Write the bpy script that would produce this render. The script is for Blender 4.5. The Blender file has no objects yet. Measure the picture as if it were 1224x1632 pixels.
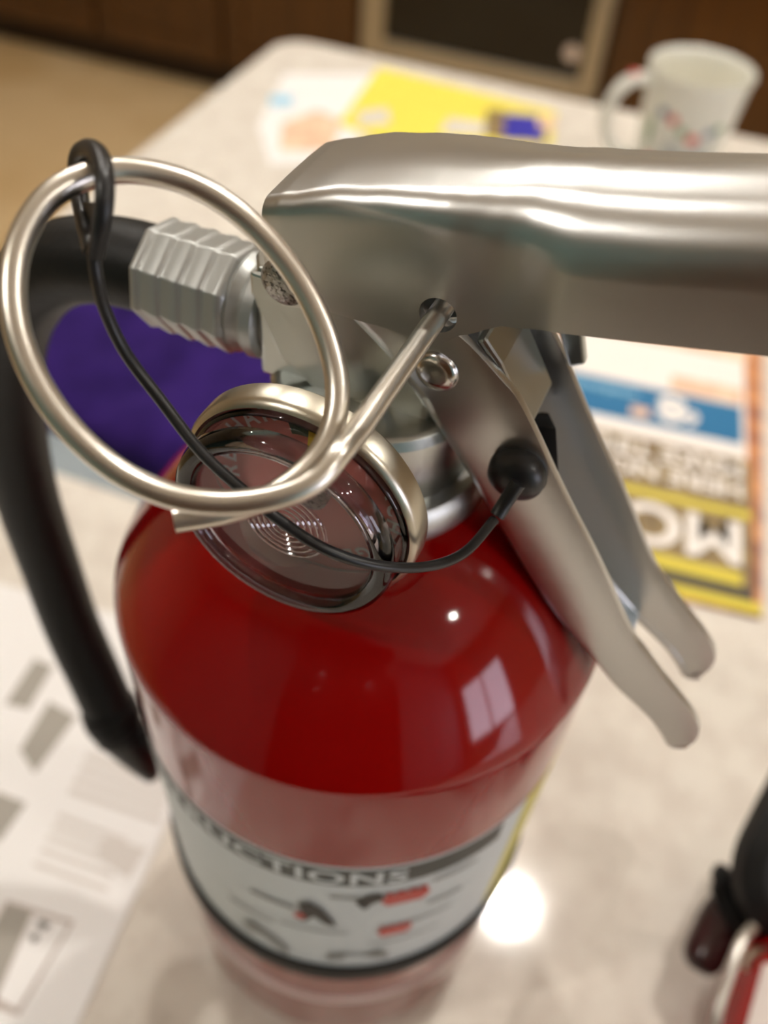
import bpy, bmesh, math, random
from mathutils import Vector, Matrix, noise as mnoise

random.seed(7)
scene = bpy.context.scene
COL = scene.collection

# ------------------------------------------------------------------ camera
PITCH, ROLL, FPX = math.radians(48.21), math.radians(5.224), 1390.0
CAM = Vector((0.0033, -0.1225, 0.3634))
_f = Vector((0, math.cos(PITCH), -math.sin(PITCH)))
_u = Vector((0, math.sin(PITCH), math.cos(PITCH)))
_x = Vector((1, 0, 0))
CX = math.cos(ROLL) * _x + math.sin(ROLL) * _u
CU = -math.sin(ROLL) * _x + math.cos(ROLL) * _u
cam_data = bpy.data.cameras.new('camera')
cam = bpy.data.objects.new('camera', cam_data)
COL.objects.link(cam)
rot = Matrix((CX, CU, -_f)).transposed()
cam.matrix_world = Matrix.Translation(CAM) @ rot.to_4x4()
cam_data.sensor_fit = 'VERTICAL'
cam_data.sensor_height = 36.0
cam_data.lens = FPX / 1632 * 36.0
cam_data.clip_start = 0.005
cam_data.clip_end = 50
cam_data.dof.use_dof = True
cam_data.dof.focus_distance = 0.127
cam_data.dof.aperture_fstop = 9.8
scene.camera = cam

# ------------------------------------------------------------------ world, exposure
scene.view_settings.view_transform = 'Standard'
scene.view_settings.look = 'None'
scene.view_settings.exposure = -0.1
scene.view_settings.gamma = 1.0
scene.view_settings.use_curve_mapping = False
world = bpy.data.worlds.new('world')
scene.world = world
world.use_nodes = True
world.node_tree.nodes['Background'].inputs[0].default_value = (0.75, 0.85, 1.0, 1)
world.node_tree.nodes['Background'].inputs[1].default_value = 1.0
CAN_POWER = 900.0
WINDOW_POWER = 7.0
CEIL = 1.55
FLOOR = -0.91

# ------------------------------------------------------------------ helpers
def tag(o, label=None, cat=None, group=None, kind=None):
    if label: o['label'] = label
    if cat: o['category'] = cat
    if group: o['group'] = group
    if kind: o['kind'] = kind
    return o

def empty(name, loc=(0, 0, 0), rz=0.0, label=None, cat=None, group=None):
    o = bpy.data.objects.new(name, None)
    o.empty_display_size = 0.02
    COL.objects.link(o)
    o.location = loc
    o.rotation_euler = (0, 0, rz)
    return tag(o, label, cat, group)

def obj(name, data, mat=None, parent=None, smooth=None):
    """data = (verts, faces) or bmesh or mesh"""
    if isinstance(data, tuple):
        me = bpy.data.meshes.new(name)
        me.from_pydata([tuple(v) for v in data[0]], [], data[1])
        bm = bmesh.new(); bm.from_mesh(me)
        bmesh.ops.recalc_face_normals(bm, faces=bm.faces)
        bm.to_mesh(me); bm.free()
    elif isinstance(data, bmesh.types.BMesh):
        me = bpy.data.meshes.new(name)
        bmesh.ops.recalc_face_normals(data, faces=data.faces)
        data.to_mesh(me); data.free()
    else:
        me = data
    o = bpy.data.objects.new(name, me)
    COL.objects.link(o)
    if mat: me.materials.append(mat)
    if parent: o.parent = parent
    if smooth is not None:
        for p in me.polygons: p.use_smooth = True
        me.set_sharp_from_angle(angle=math.radians(smooth))
    return o

def bevel(o, w, seg=2, ang=35):
    m = o.modifiers.new('bevel', 'BEVEL'); m.width = w; m.segments = seg
    m.limit_method = 'ANGLE'; m.angle_limit = math.radians(ang)
    return o

def bake(o):
    dg = bpy.context.evaluated_depsgraph_get(); dg.update()
    me = bpy.data.meshes.new_from_object(o.evaluated_get(dg))
    o.modifiers.clear()
    o.data = me
    return o

def smooth_by(o, ang):
    for p in o.data.polygons: p.use_smooth = True
    o.data.set_sharp_from_angle(angle=math.radians(ang))

def lathe(profile, seg=64, close=False):
    """profile: list of (r,z); r==0 collapses."""
    v, f, rings = [], [], []
    for r, z in profile:
        if r <= 1e-9:
            rings.append([len(v)]); v.append((0, 0, z))
        else:
            rings.append(list(range(len(v), len(v) + seg)))
            for i in range(seg):
                a = 2 * math.pi * i / seg
                v.append((r * math.cos(a), r * math.sin(a), z))
    pairs = list(zip(rings[:-1], rings[1:]))
    if close: pairs.append((rings[-1], rings[0]))
    for a, b in pairs:
        for i in range(seg):
            j = (i + 1) % seg
            if len(a) == 1 and len(b) == 1: continue
            if len(a) == 1: f.append((a[0], b[i], b[j]))
            elif len(b) == 1: f.append((a[i], a[j], b[0]))
            else: f.append((a[i], a[j], b[j], b[i]))
    return v, f

def xf(data, M):
    return [M @ Vector(p) for p in data[0]], data[1]

def join(*ds):
    v, f = [], []
    for d in ds:
        k = len(v); v += list(d[0]); f += [tuple(i + k for i in q) for q in d[1]]
    return v, f

def catmull(pts, n=8):
    P = [Vector(p) for p in pts]
    P = [P[0] * 2 - P[1]] + P + [P[-1] * 2 - P[-2]]
    out = []
    for i in range(1, len(P) - 2):
        for k in range(n):
            t = k / n
            a, b, c, d = P[i - 1], P[i], P[i + 1], P[i + 2]
            out.append(0.5 * ((2 * b) + (c - a) * t + (2 * a - 5 * b + 4 * c - d) * t * t + (3 * b - a - 3 * c + d) * t ** 3))
    out.append(P[-2].copy())
    return out

def tube(path, rad, seg=16, flat=1.0, cap=True, round_end=False, up0=None):
    path = [Vector(p) for p in path]
    n = len(path)
    if not hasattr(rad, '__len__'): rad = [rad] * n
    rad = list(rad)
    v, f = [], []
    t0 = (path[1] - path[0]).normalized()
    up = Vector(up0) if up0 else (Vector((0, 0, 1)) if abs(t0.z) < .9 else Vector((1, 0, 0)))
    nrm = (up - t0 * up.dot(t0)).normalized()
    for i in range(n):
        t = (path[min(i + 1, n - 1)] - path[max(i - 1, 0)]).normalized()
        nrm = (nrm - t * nrm.dot(t)).normalized()
        bi = t.cross(nrm)
        for k in range(seg):
            a = 2 * math.pi * k / seg
            v.append(path[i] + rad[i] * (math.cos(a) * nrm * flat + math.sin(a) * bi))
    for i in range(n - 1):
        for k in range(seg):
            j = (k + 1) % seg
            f.append((i * seg + k, i * seg + j, (i + 1) * seg + j, (i + 1) * seg + k))
    if cap:
        f.append(tuple(range(seg)))
        f.append(tuple(range((n - 1) * seg, n * seg)))
    return v, f

def box(cx, cy, cz, sx, sy, sz):
    v = [(cx + a * sx / 2, cy + b * sy / 2, cz + c * sz / 2) for a in (-1, 1) for b in (-1, 1) for c in (-1, 1)]
    f = [(0, 1, 3, 2), (4, 6, 7, 5), (0, 4, 5, 1), (2, 3, 7, 6), (0, 2, 6, 4), (1, 5, 7, 3)]
    return v, f

def bb(x0, x1, y0, y1, z0, z1):
    return box((x0 + x1) / 2, (y0 + y1) / 2, (z0 + z1) / 2, x1 - x0, y1 - y0, z1 - z0)

def prism(poly, z0, z1):
    n = len(poly)
    v = [(p[0], p[1], z0) for p in poly] + [(p[0], p[1], z1) for p in poly]
    f = [tuple(range(n))[::-1], tuple(range(n, 2 * n))]
    for i in range(n):
        j = (i + 1) % n
        f.append((i, j, n + j, n + i))
    return v, f

def text_data(s, size, extrude=0.0, bold=0.0, space=1.0, align='LEFT'):
    cu = bpy.data.curves.new('lettering', 'FONT')
    cu.body = s; cu.size = size; cu.extrude = extrude; cu.offset = bold
    cu.space_character = space; cu.align_x = align; cu.resolution_u = 3
    o = bpy.data.objects.new('lettering', cu); COL.objects.link(o)
    dg = bpy.context.evaluated_depsgraph_get(); dg.update()
    me = bpy.data.meshes.new_from_object(o.evaluated_get(dg))
    bpy.data.objects.remove(o); bpy.data.curves.remove(cu)
    v = [p.co.copy() for p in me.vertices]; f = [tuple(p.vertices) for p in me.polygons]
    bpy.data.meshes.remove(me)
    return v, f

# frame of the valve: s along the handle, v away from the viewer, z up (metres)
YAW = math.radians(20)
Hd = Vector((math.cos(YAW), -math.sin(YAW), 0))
Nd = Vector((math.sin(YAW), math.cos(YAW), 0))
def W(s, v, z):            # millimetres in, world metres out
    return Hd * (s / 1000) + Nd * (v / 1000) + Vector((0, 0, z / 1000))
MW = Matrix(((Hd.x, Nd.x, 0, 0), (Hd.y, Nd.y, 0, 0), (0, 0, 1, 0), (0, 0, 0, 1)))
def at(px, py, d):         # a point seen in the photo at a measured distance along the lens axis
    return CAM + d * ((px - 612) / FPX * CX - (py - 816) / FPX * CU + _f)
def ground(px, py, z=0.0):
    r = (px - 612) / FPX * CX - (py - 816) / FPX * CU + _f
    return CAM + r * ((z - CAM.z) / r.z)

# ------------------------------------------------------------------ materials
def srgb(r, g, b):
    def c(x):
        x /= 255
        return x / 12.92 if x <= .04045 else ((x + .055) / 1.055) ** 2.4
    return (c(r), c(g), c(b), 1)

def principled(name, col, rough=.5, metal=0.0, coat=0.0, spec=.5, bump=None, var=None, sheen=0.0, emit=None, rvar=None):
    m = bpy.data.materials.new(name); m.use_nodes = True
    nt = m.node_tree; p = nt.nodes['Principled BSDF']
    p.inputs['Base Color'].default_value = col
    p.inputs['Roughness'].default_value = rough
    p.inputs['Metallic'].default_value = metal
    p.inputs['Specular IOR Level'].default_value = spec
    p.inputs['Coat Weight'].default_value = coat
    p.inputs['Coat Roughness'].default_value = .03
    p.inputs['Sheen Weight'].default_value = sheen
    tc = nt.nodes.new('ShaderNodeTexCoord')
    if var:           # (scale, colour2, contrast lo, hi)
        ns = nt.nodes.new('ShaderNodeTexNoise'); ns.inputs['Scale'].default_value = var[0]
        ns.inputs['Detail'].default_value = 4
        nt.links.new(tc.outputs['Object'], ns.inputs['Vector'])
        cr = nt.nodes.new('ShaderNodeValToRGB')
        cr.color_ramp.elements[0].position = var[2]; cr.color_ramp.elements[1].position = var[3]
        cr.color_ramp.elements[0].color = col; cr.color_ramp.elements[1].color = var[1]
        nt.links.new(ns.outputs['Fac'], cr.inputs['Fac'])
        nt.links.new(cr.outputs['Color'], p.inputs['Base Color'])
    if bump:          # (scale, strength, distance)
        ns = nt.nodes.new('ShaderNodeTexNoise'); ns.inputs['Scale'].default_value = bump[0]
        ns.inputs['Detail'].default_value = 3
        nt.links.new(tc.outputs['Object'], ns.inputs['Vector'])
        b = nt.nodes.new('ShaderNodeBump'); b.inputs['Strength'].default_value = bump[1]
        b.inputs['Distance'].default_value = bump[2]
        nt.links.new(ns.outputs['Fac'], b.inputs['Height'])
        nt.links.new(b.outputs['Normal'], p.inputs['Normal'])
    if rvar:          # (scale, rough lo, rough hi)
        ns = nt.nodes.new('ShaderNodeTexNoise'); ns.inputs['Scale'].default_value = rvar[0]
        ns.inputs['Detail'].default_value = 5
        nt.links.new(tc.outputs['Object'], ns.inputs['Vector'])
        mr = nt.nodes.new('ShaderNodeMapRange')
        mr.inputs['From Min'].default_value = .35; mr.inputs['From Max'].default_value = .7
        mr.inputs['To Min'].default_value = rvar[1]; mr.inputs['To Max'].default_value = rvar[2]
        nt.links.new(ns.outputs['Fac'], mr.inputs['Value'])
        nt.links.new(mr.outputs['Result'], p.inputs['Roughness'])
    if emit:
        p.inputs['Emission Color'].default_value = emit[0]; p.inputs['Emission Strength'].default_value = emit[1]
    return m

M = {}
M['red'] = principled('red_paint', (0.27, 0.0012, 0.0016, 1), .07, coat=.0, spec=.42)
M['steel'] = principled('satin_steel', (.62, .62, .61, 1), .30, 1.0)
M['zinc'] = principled('zinc_plate', (.50, .52, .50, 1), .28, 1.0, bump=(3000, .04, .0001))
M['pin'] = principled('pin_wire_metal', (.70, .66, .59, 1), .32, 1.0)
M['bezel'] = principled('champagne_metal', (.55, .51, .42, 1), .29, 1.0, bump=(2500, .06, .0001))
M['cast'] = principled('cast_alloy', (.58, .58, .55, 1), .42, 1.0, bump=(1500, .15, .0002))
M['fitting'] = principled('grey_zinc_fitting', (.44, .45, .44, 1), .42, .7, bump=(900, .08, .0001))
M['rivet'] = principled('rough_rivet_metal', (.42, .40, .37, 1), .4, 1.0, bump=(1200, .5, .0005), var=(1500, (.12, .11, .1, 1), .5, .62))
M['rivet_smooth'] = principled('rivet_metal', (.60, .58, .56, 1), .18, 1.0)
M['rubber'] = principled('black_rubber', (.008, .008, .008, 1), .5, spec=.3, bump=(700, .2, .0005))
M['plastic'] = principled('black_plastic', (.012, .012, .013, 1), .36)
M['strap'] = principled('black_strap_plastic', (.006, .006, .006, 1), .55, spec=.25)
M['nozzle2'] = principled('dark_brown_plastic', (.03, .012, .012, 1), .22)
M['dark'] = principled('dark_bore', (.01, .01, .01, 1), .6)
M['dial'] = principled('red_dial', (.72, .20, .18, 1), .5)
M['dialtext'] = principled('dial_print_white', (.88, .86, .84, 1), .6)
M['dialgreen'] = principled('dial_green', (.01, .06, .03, 1), .5)
M['dialyellow'] = principled('needle_yellow', (.75, .55, .03, 1), .5)
M['label'] = principled('label_white', srgb(205, 212, 212), .42)
M['labelblack'] = principled('label_black_print', (.03, .04, .035, 1), .42)
M['labelyellow'] = principled('label_yellow_print', srgb(205, 195, 90), .42)
M['labelred'] = principled('label_red_print', srgb(190, 50, 40), .42)
M['labelgrey'] = principled('label_grey_print', srgb(120, 122, 118), .42)
M['labelline'] = principled('label_white_print', srgb(225, 215, 210), .4)

def glass_shell(name, tint, rough=.03, ior=1.5, gain=1.0):
    m = bpy.data.materials.new(name); m.use_nodes = True
    nt = m.node_tree; nt.nodes.clear()
    out = nt.nodes.new('ShaderNodeOutputMaterial')
    mix = nt.nodes.new('ShaderNodeMixShader')
    tr = nt.nodes.new('ShaderNodeBsdfTransparent'); tr.inputs[0].default_value = tint
    gl = nt.nodes.new('ShaderNodeBsdfGlossy'); gl.inputs['Roughness'].default_value = rough
    fr = nt.nodes.new('ShaderNodeFresnel'); fr.inputs['IOR'].default_value = ior
    mu = nt.nodes.new('ShaderNodeMath'); mu.operation = 'MULTIPLY'; mu.inputs[1].default_value = gain
    nt.links.new(fr.outputs[0], mu.inputs[0])
    nt.links.new(mu.outputs[0], mix.inputs[0])
    nt.links.new(tr.outputs[0], mix.inputs[1]); nt.links.new(gl.outputs[0], mix.inputs[2])
    nt.links.new(mix.outputs[0], out.inputs[0])
    return m
M['lens'] = glass_shell('clear_lens', (.975, .97, .975, 1), .04, 1.5, 1.0)
M['lensrim'] = glass_shell('clear_lens_rim', (.84, .81, .85, 1), .05, 1.55, 1.1)
M['lensring'] = glass_shell('moulded_lens_ring', (.90, .88, .90, 1), .12, 1.6, 2.6)

# quartz worktop
def quartz():
    m = principled('white_quartz', srgb(214, 205, 190), .07, spec=.6)
    nt = m.node_tree; p = nt.nodes['Principled BSDF']
    tc = nt.nodes.new('ShaderNodeTexCoord')
    n1 = nt.nodes.new('ShaderNodeTexNoise'); n1.inputs['Scale'].default_value = 55; n1.inputs['Detail'].default_value = 5
    n2 = nt.nodes.new('ShaderNodeTexVoronoi'); n2.inputs['Scale'].default_value = 140
    nt.links.new(tc.outputs['Object'], n1.inputs['Vector']); nt.links.new(tc.outputs['Object'], n2.inputs['Vector'])
    cr = nt.nodes.new('ShaderNodeValToRGB')
    cr.color_ramp.elements[0].position = .35; cr.color_ramp.elements[0].color = srgb(212, 204, 194)
    cr.color_ramp.elements[1].position = .62; cr.color_ramp.elements[1].color = srgb(224, 218, 208)
    nt.links.new(n1.outputs['Fac'], cr.inputs['Fac'])
    c2 = nt.nodes.new('ShaderNodeValToRGB')
    c2.color_ramp.elements[0].position = .0; c2.color_ramp.elements[0].color = (.62, .60, .58, 1)
    c2.color_ramp.elements[1].position = .22; c2.color_ramp.elements[1].color = (1, 1, 1, 1)
    nt.links.new(n2.outputs['Distance'], c2.inputs['Fac'])
    mx = nt.nodes.new('ShaderNodeMix'); mx.data_type = 'RGBA'; mx.blend_type = 'MULTIPLY'
    mx.inputs['Factor'].default_value = .45
    nt.links.new(cr.outputs['Color'], mx.inputs['A']); nt.links.new(c2.outputs['Color'], mx.inputs['B'])
    nt.links.new(mx.outputs['Result'], p.inputs['Base Color'])
    return m
M['quartz'] = quartz()

def wood():
    m = principled('brown_cabinet_wood', srgb(92, 54, 20), .35, coat=.2)
    nt = m.node_tree; p = nt.nodes['Principled BSDF']
    tc = nt.nodes.new('ShaderNodeTexCoord'); mp = nt.nodes.new('ShaderNodeMapping')
    mp.inputs['Scale'].default_value = (14, 14, 1.2)
    n1 = nt.nodes.new('ShaderNodeTexNoise'); n1.inputs['Scale'].default_value = 3; n1.inputs['Detail'].default_value = 6
    nt.links.new(tc.outputs['Object'], mp.inputs['Vector']); nt.links.new(mp.outputs[0], n1.inputs['Vector'])
    cr = nt.nodes.new('ShaderNodeValToRGB')
    cr.color_ramp.elements[0].position = .3; cr.color_ramp.elements[0].color = srgb(66, 37, 8)
    cr.color_ramp.elements[1].position = .7; cr.color_ramp.elements[1].color = srgb(92, 55, 12)
    nt.links.new(n1.outputs['Fac'], cr.inputs['Fac']); nt.links.new(cr.outputs['Color'], p.inputs['Base Color'])
    return m
M['wood'] = wood()
M['toekick'] = principled('dark_toe_kick', srgb(45, 26, 10), .6)
M['floor'] = principled('tan_floor_tile', srgb(232, 202, 154), .45, var=(3.0, srgb(216, 182, 130), .4, .62))
M['wallpaint'] = principled('cream_wall_paint', srgb(205, 190, 165), .7)
M['teal_reflection'] = principled('teal_reflection_paint', srgb(120, 158, 160), .7)
M['ceilpaint'] = principled('white_ceiling_paint', srgb(232, 224, 212), .8)
M['stainless'] = principled('stainless_trim', (.55, .53, .49, 1), .35, 1.0, bump=(300, .05, .0005))
M['ovenglass'] = principled('black_oven_glass', (.006, .005, .004, 1), .12)
M['disc'] = principled('cream_disc', srgb(225, 205, 190), .5)
M['white_trim'] = principled('white_trim_paint', srgb(235, 232, 225), .5)
M['porcelain'] = principled('white_porcelain', srgb(222, 222, 212), .18, coat=.3)
M['milk_tea'] = principled('milky_drink', srgb(205, 190, 160), .15)
M['pr_red'] = principled('mug_print_red', srgb(205, 75, 70), .3)
M['pr_green'] = principled('mug_print_green', srgb(110, 150, 105), .3)
M['pr_blue'] = principled('mug_print_blue', srgb(105, 120, 150), .3)
M['pr_grey'] = principled('mug_print_grey', srgb(185, 190, 188), .3)
M['paper'] = principled('white_paper', srgb(232, 230, 229), .7)
M['paper_cream'] = principled('cream_paper', srgb(226, 222, 214), .6)
M['ink_grey'] = principled('grey_print', srgb(160, 155, 146), .7)
M['ink_lgrey'] = principled('light_grey_print', srgb(208, 202, 197), .7)
M['ink_dark'] = principled('dark_print', srgb(70, 66, 60), .7)
M['ink_edge'] = principled('brown_grey_print', srgb(176, 164, 156), .7)
M['yellow_paper'] = principled('yellow_paper', srgb(232, 216, 84), .6)
M['blue_print'] = principled('blue_print', srgb(0, 104, 152), .55)
M['navy_print'] = principled('navy_print', srgb(44, 40, 160), .55)
M['ltblue_print'] = principled('light_blue_print', srgb(150, 200, 225), .6)
M['peach_print'] = principled('peach_print', srgb(222, 180, 150), .6, var=(60, srgb(235, 205, 175), .4, .6))
M['olive_print'] = principled('olive_brown_print', srgb(118, 98, 68), .55, var=(90, srgb(150, 128, 80), .4, .62))
M['orange_print'] = principled('orange_brown_print', srgb(205, 140, 90), .55, var=(70, srgb(140, 80, 60), .45, .62))
M['white_print'] = principled('white_print', srgb(236, 230, 224), .6)
M['mag_yellow'] = principled('magazine_yellow', srgb(214, 196, 62), .55)
M['purple'] = principled('purple_fleece', srgb(48, 26, 98), .9, spec=.15, bump=(350, .3, .002), var=(30, srgb(36, 17, 80), .4, .65))
M['greyblue'] = principled('grey_blue_layer', srgb(140, 150, 155), .7)
M['glass_pane'] = glass_shell('window_glass', (.97, .98, 1, 1), .02, 1.45, 1.0)
def emit(name, col, s):
    m = bpy.data.materials.new(name); m.use_nodes = True
    nt = m.node_tree; nt.nodes.clear()
    out = nt.nodes.new('ShaderNodeOutputMaterial'); e = nt.nodes.new('ShaderNodeEmission')
    e.inputs[0].default_value = col; e.inputs[1].default_value = s
    nt.links.new(e.outputs[0], out.inputs[0]); return m
M['can'] = emit('lamp_glow', (1.0, .95, .87, 1), CAN_POWER)
M['daylight'] = emit('daylight_pane', (.86, .86, 1.0, 1), WINDOW_POWER)

# ------------------------------------------------------------------ the room
RA = math.radians(17)
E1 = Vector((math.cos(RA), -math.sin(RA), 0))
E2 = Vector((math.sin(RA), math.cos(RA), 0))
MR = Matrix(((E1.x, E2.x, 0, 0), (E1.y, E2.y, 0, 0), (0, 0, 1, 0), (0, 0, 0, 1)))
U0, U1, V0, V1 = -3.4, 3.2, -1.9, 3.10     # room extent along E1 / E2
def room(name, d, mat, kind='structure', parent=None):
    o = obj(name, xf(d, MR), M[mat], parent)
    if not parent: tag(o, kind=kind)
    return o
room('floor', bb(U0, U1, V0, V1, FLOOR - .05, FLOOR), 'floor')
room('ceiling', bb(U0, U1, V0, V1, CEIL, CEIL + .05), 'ceilpaint')
room('wall_far', bb(U0, U1, V1, V1 + .08, FLOOR, CEIL), 'wallpaint')
room('wall_left', bb(U0 - .08, U0, V0, V1 + .08, FLOOR, CEIL), 'wallpaint')
room('wall_near', bb(U0, U1, V0 - .08, V0, FLOOR, CEIL), 'teal_reflection')  # unseen wall, coloured teal for the band it reflects in the metal
# right wall with a wide low window
WV0, WV1, WZ0, WZ1 = -1.70, -0.45, -.25, .85
room('wall_right', join(bb(U1, U1 + .08, V0 - .08, WV0, FLOOR, CEIL), bb(U1, U1 + .08, WV1, V1 + .08, FLOOR, CEIL),
                        bb(U1, U1 + .08, WV0, WV1, FLOOR, WZ0), bb(U1, U1 + .08, WV0, WV1, WZ1, CEIL)), 'wallpaint')
WM = (WV0 + WV1) / 2
win = room('window_1', join(bb(U1 - .02, U1 + .06, WV0, WV0 + .05, WZ0, WZ1), bb(U1 - .02, U1 + .06, WV1 - .05, WV1, WZ0, WZ1),
                            bb(U1 - .02, U1 + .06, WV0, WV1, WZ0, WZ0 + .05), bb(U1 - .02, U1 + .06, WV0, WV1, WZ1 - .05, WZ1),
                            bb(U1 - .01, U1 + .05, WM - .025, WM + .025, WZ0, WZ1)), 'white_trim')
for a, b in ((WV0 + .05, WM - .025), (WM + .025, WV1 - .05)):
    room('pane', bb(U1 + .03, U1 + .035, a, b, WZ0 + .05, WZ1 - .05), 'daylight', parent=win)

# recessed ceiling lamps; the two rear ones and the aisle one are added fill
can_spots = [(.341, .505), (1.55, .14), (-.42, .80), (.70, 1.70), (-1.1, -.45), (1.45, -1.0), (-1.15, 1.75)]
can_label = ['recessed round ceiling lamp right above the worktop', 'recessed round ceiling lamp to the right of the worktop',
             'recessed round ceiling lamp above the left end of the island', 'recessed round ceiling lamp in front of the oven',
             'added fill lamp behind the photographer on the left', 'added fill lamp nearest the window', 'added fill lamp brightening the tan floor of the aisle']
trim_d = lathe([(.034, -.004), (.060, -.004), (.064, -.001), (.064, 0), (.034, 0)], 32, True)
glow_d = lathe([(0, -.002), (.034, -.002), (.034, 0), (0, 0)], 32)
trim_me = glow_me = None
for (x, y), lb in zip(can_spots, can_label):
    e = empty('recessed_lamp', (x, y, CEIL), 0, lb, 'ceiling lamp', 'recessed ceiling lamps')
    if trim_me is None:
        a = obj('trim_ring', trim_d, M['white_trim'], e, 40); b = obj('lamp_glass', glow_d, M['can'], e)
        trim_me, glow_me = a.data, b.data
    else:
        obj('trim_ring', trim_me, None, e); obj('lamp_glass', glow_me, None, e)

# added tall pantry out of view; gives the dome its dark reflection
pan = empty('added_pantry', MR @ Vector((.37, V0 + .3, FLOOR)), 0, 'added unseen dark brown pantry that darkens the reflection on the dome', 'cabinet')
inv = Matrix.Translation(-pan.location)
obj('body', xf(xf(bb(-.25, .99, V0 + .005, V0 + .55, FLOOR + .1, 1.35), MR), inv), M['wood'], pan)
obj('toe_kick', xf(xf(bb(-.25, .99, V0 + .005, V0 + .48, FLOOR + .001, FLOOR + .1), MR), inv), M['toekick'], pan)
for k in range(2):
    for z0, z1 in ((FLOOR + .12, .28), (.30, 1.33)):
        bevel(obj('door', xf(xf(bb(-.24 + k * .62, .37 + k * .62, V0 + .551, V0 + .57, z0, z1), MR), inv), M['wood'], pan), .003)

# wall cabinets row with oven
VF = 2.47
cab_units = [(-3.0, -2.335, 'brown wooden base cabinet at the far left end of the row'),
             (-2.335, -1.87, 'brown wooden base cabinet third to the left of the oven'),
             (-1.87, -1.41, 'brown wooden base cabinet second to the left of the oven'),
             (-1.41, -.955, 'brown wooden base cabinet directly left of the oven'),
             (-.235, .40, 'brown wooden base cabinet directly right of the oven'),
             (.40, 1.05, 'brown wooden base cabinet second to the right of the oven')]
def in_room(name, d, mat, parent, bev=0.0):
    o = obj(name, xf(d, MR), M[mat], parent)
    if bev: bevel(o, bev)
    return o
for a, b, lb in cab_units:
    c = empty('base_cabinet', MR @ Vector(((a + b) / 2, VF + .3, FLOOR)), 0, lb, 'cabinet', 'base cabinets along the far wall')
    inv = Matrix.Translation(-c.location)
    def part(name, d, mat, parent=c, bev=0.0, inv=inv):
        o = obj(name, xf(xf(d, MR), inv if parent is c else inv), M[mat], parent)
        if bev: bevel(o, bev)
        return o
    part('body', bb(a + .001, b - .001, VF, V1 - .005, FLOOR + .10, -.043), 'wood')
    part('toe_kick', bb(a + .001, b - .001, VF + .06, V1 - .01, FLOOR + .001, FLOOR + .10), 'toekick')
    g = .012
    d = part('door', join(bb(a + g, a + g + .06, VF - .02, VF - .001, FLOOR + .115, -.22), bb(b - g - .06, b - g, VF - .02, VF - .001, FLOOR + .115, -.22),
                          bb(a + g + .06, b - g - .06, VF - .02, VF - .001, FLOOR + .115, FLOOR + .175), bb(a + g + .06, b - g - .06, VF - .02, VF - .001, -.28, -.22),
                          bb(a + g + .06, b - g - .06, VF - .012, VF - .001, FLOOR + .175, -.28)), 'wood', bev=.002)
    part('drawer_front', bb(a + g, b - g, VF - .02, VF - .001, -.205, -.06), 'wood', bev=.003)
wt = obj('wall_worktop', xf(bb(-3.0, 1.05, VF - .03, V1 - .005, -.04, 0), MR), M['quartz'])
bevel(wt, .006, 3); tag(wt, 'pale quartz worktop on the brown cabinets along the far wall', 'worktop')

ov = empty('built_in_oven', MR @ Vector((-.595, VF + .3, FLOOR)), 0, 'stainless oven with black glass door between the brown cabinets', 'oven')
inv = Matrix.Translation(-ov.location)
oa, ob = -.95, -.24
def op(name, d, mat, bev=0.0):
    o = obj(name, xf(xf(d, MR), inv), M[mat], ov)
    if bev: bevel(o, bev)
    return o
op('body', bb(oa + .002, ob - .002, VF + .002, V1 - .005, FLOOR + .08, -.043), 'toekick')
op('door_frame', join(bb(oa + .004, oa + .075, VF - .03, VF, -.665, -.10), bb(ob - .055, ob - .004, VF - .03, VF, -.665, -.10),
                      bb(oa + .075, ob - .055, VF - .03, VF, -.665, -.615), bb(oa + .075, ob - .055, VF - .03, VF, -.16, -.10)), 'stainless', .004)
op('door_glass', bb(oa + .075, ob - .055, VF - .022, VF - .004, -.615, -.16), 'ovenglass')
op('bottom_drawer', bb(oa + .004, ob - .004, VF - .026, VF, -.81, -.675), 'wood', .004)
hd = op('door_handle', xf(tube([(oa + .06, VF - .075, -.13), (ob - .06, VF - .075, -.13)], .011, 14), Matrix.Identity(4)), 'stainless')
op('handle_post', bb(oa + .08, oa + .1, VF - .075, VF - .028, -.138, -.122), 'stainless')
op('handle_post', bb(ob - .1, ob - .08, VF - .075, VF - .028, -.138, -.122), 'stainless')
mg = obj('round_disc', xf(lathe([(0, 0), (.02, 0), (.021, .002), (.02, .005), (0, .005)], 32),
         Matrix.Translation(MR @ Vector((-.328, VF - .0225, -.552))) @ MR @ Matrix.Rotation(math.radians(90), 4, 'X')), M['disc'], None, 40)  # plain pale disc resting on the oven glass
tag(mg, 'round cream magnet on the black oven glass', 'disc')

# island under the extinguisher
def rrect(x0, x1, y0, y1, r, n=8):
    out = []
    for cx, cy, a0 in ((x1 - r, y1 - r, 0), (x0 + r, y1 - r, 90), (x0 + r, y0 + r, 180), (x1 - r, y0 + r, 270)):
        for k in range(n + 1):
            a = math.radians(a0 + 90 * k / n); out.append((cx + r * math.cos(a), cy + r * math.sin(a)))
    return out
IC = Vector((-.150, .872, 0))              # far left corner of the island
iu, iv = IC.dot(E1), IC.dot(E2)
isl = obj('island_worktop', xf(prism(rrect(iu, iu + 1.9, -.36, iv, .035), -.04, 0), MR), M['quartz'])
bevel(isl, .006, 3); tag(isl, 'pale speckled quartz island worktop under the red fire extinguisher', 'worktop')
icab = empty('island_cabinet', MR @ Vector((iu + .95, iv - .5, FLOOR)), 0, 'brown wooden island cabinet under the pale quartz worktop', 'cabinet')
inv = Matrix.Translation(-icab.location)
obj('body', xf(xf(bb(iu + .04, iu + 1.86, -.16, iv - .04, FLOOR + .1, -.041), MR), inv), M['wood'], icab)
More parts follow.
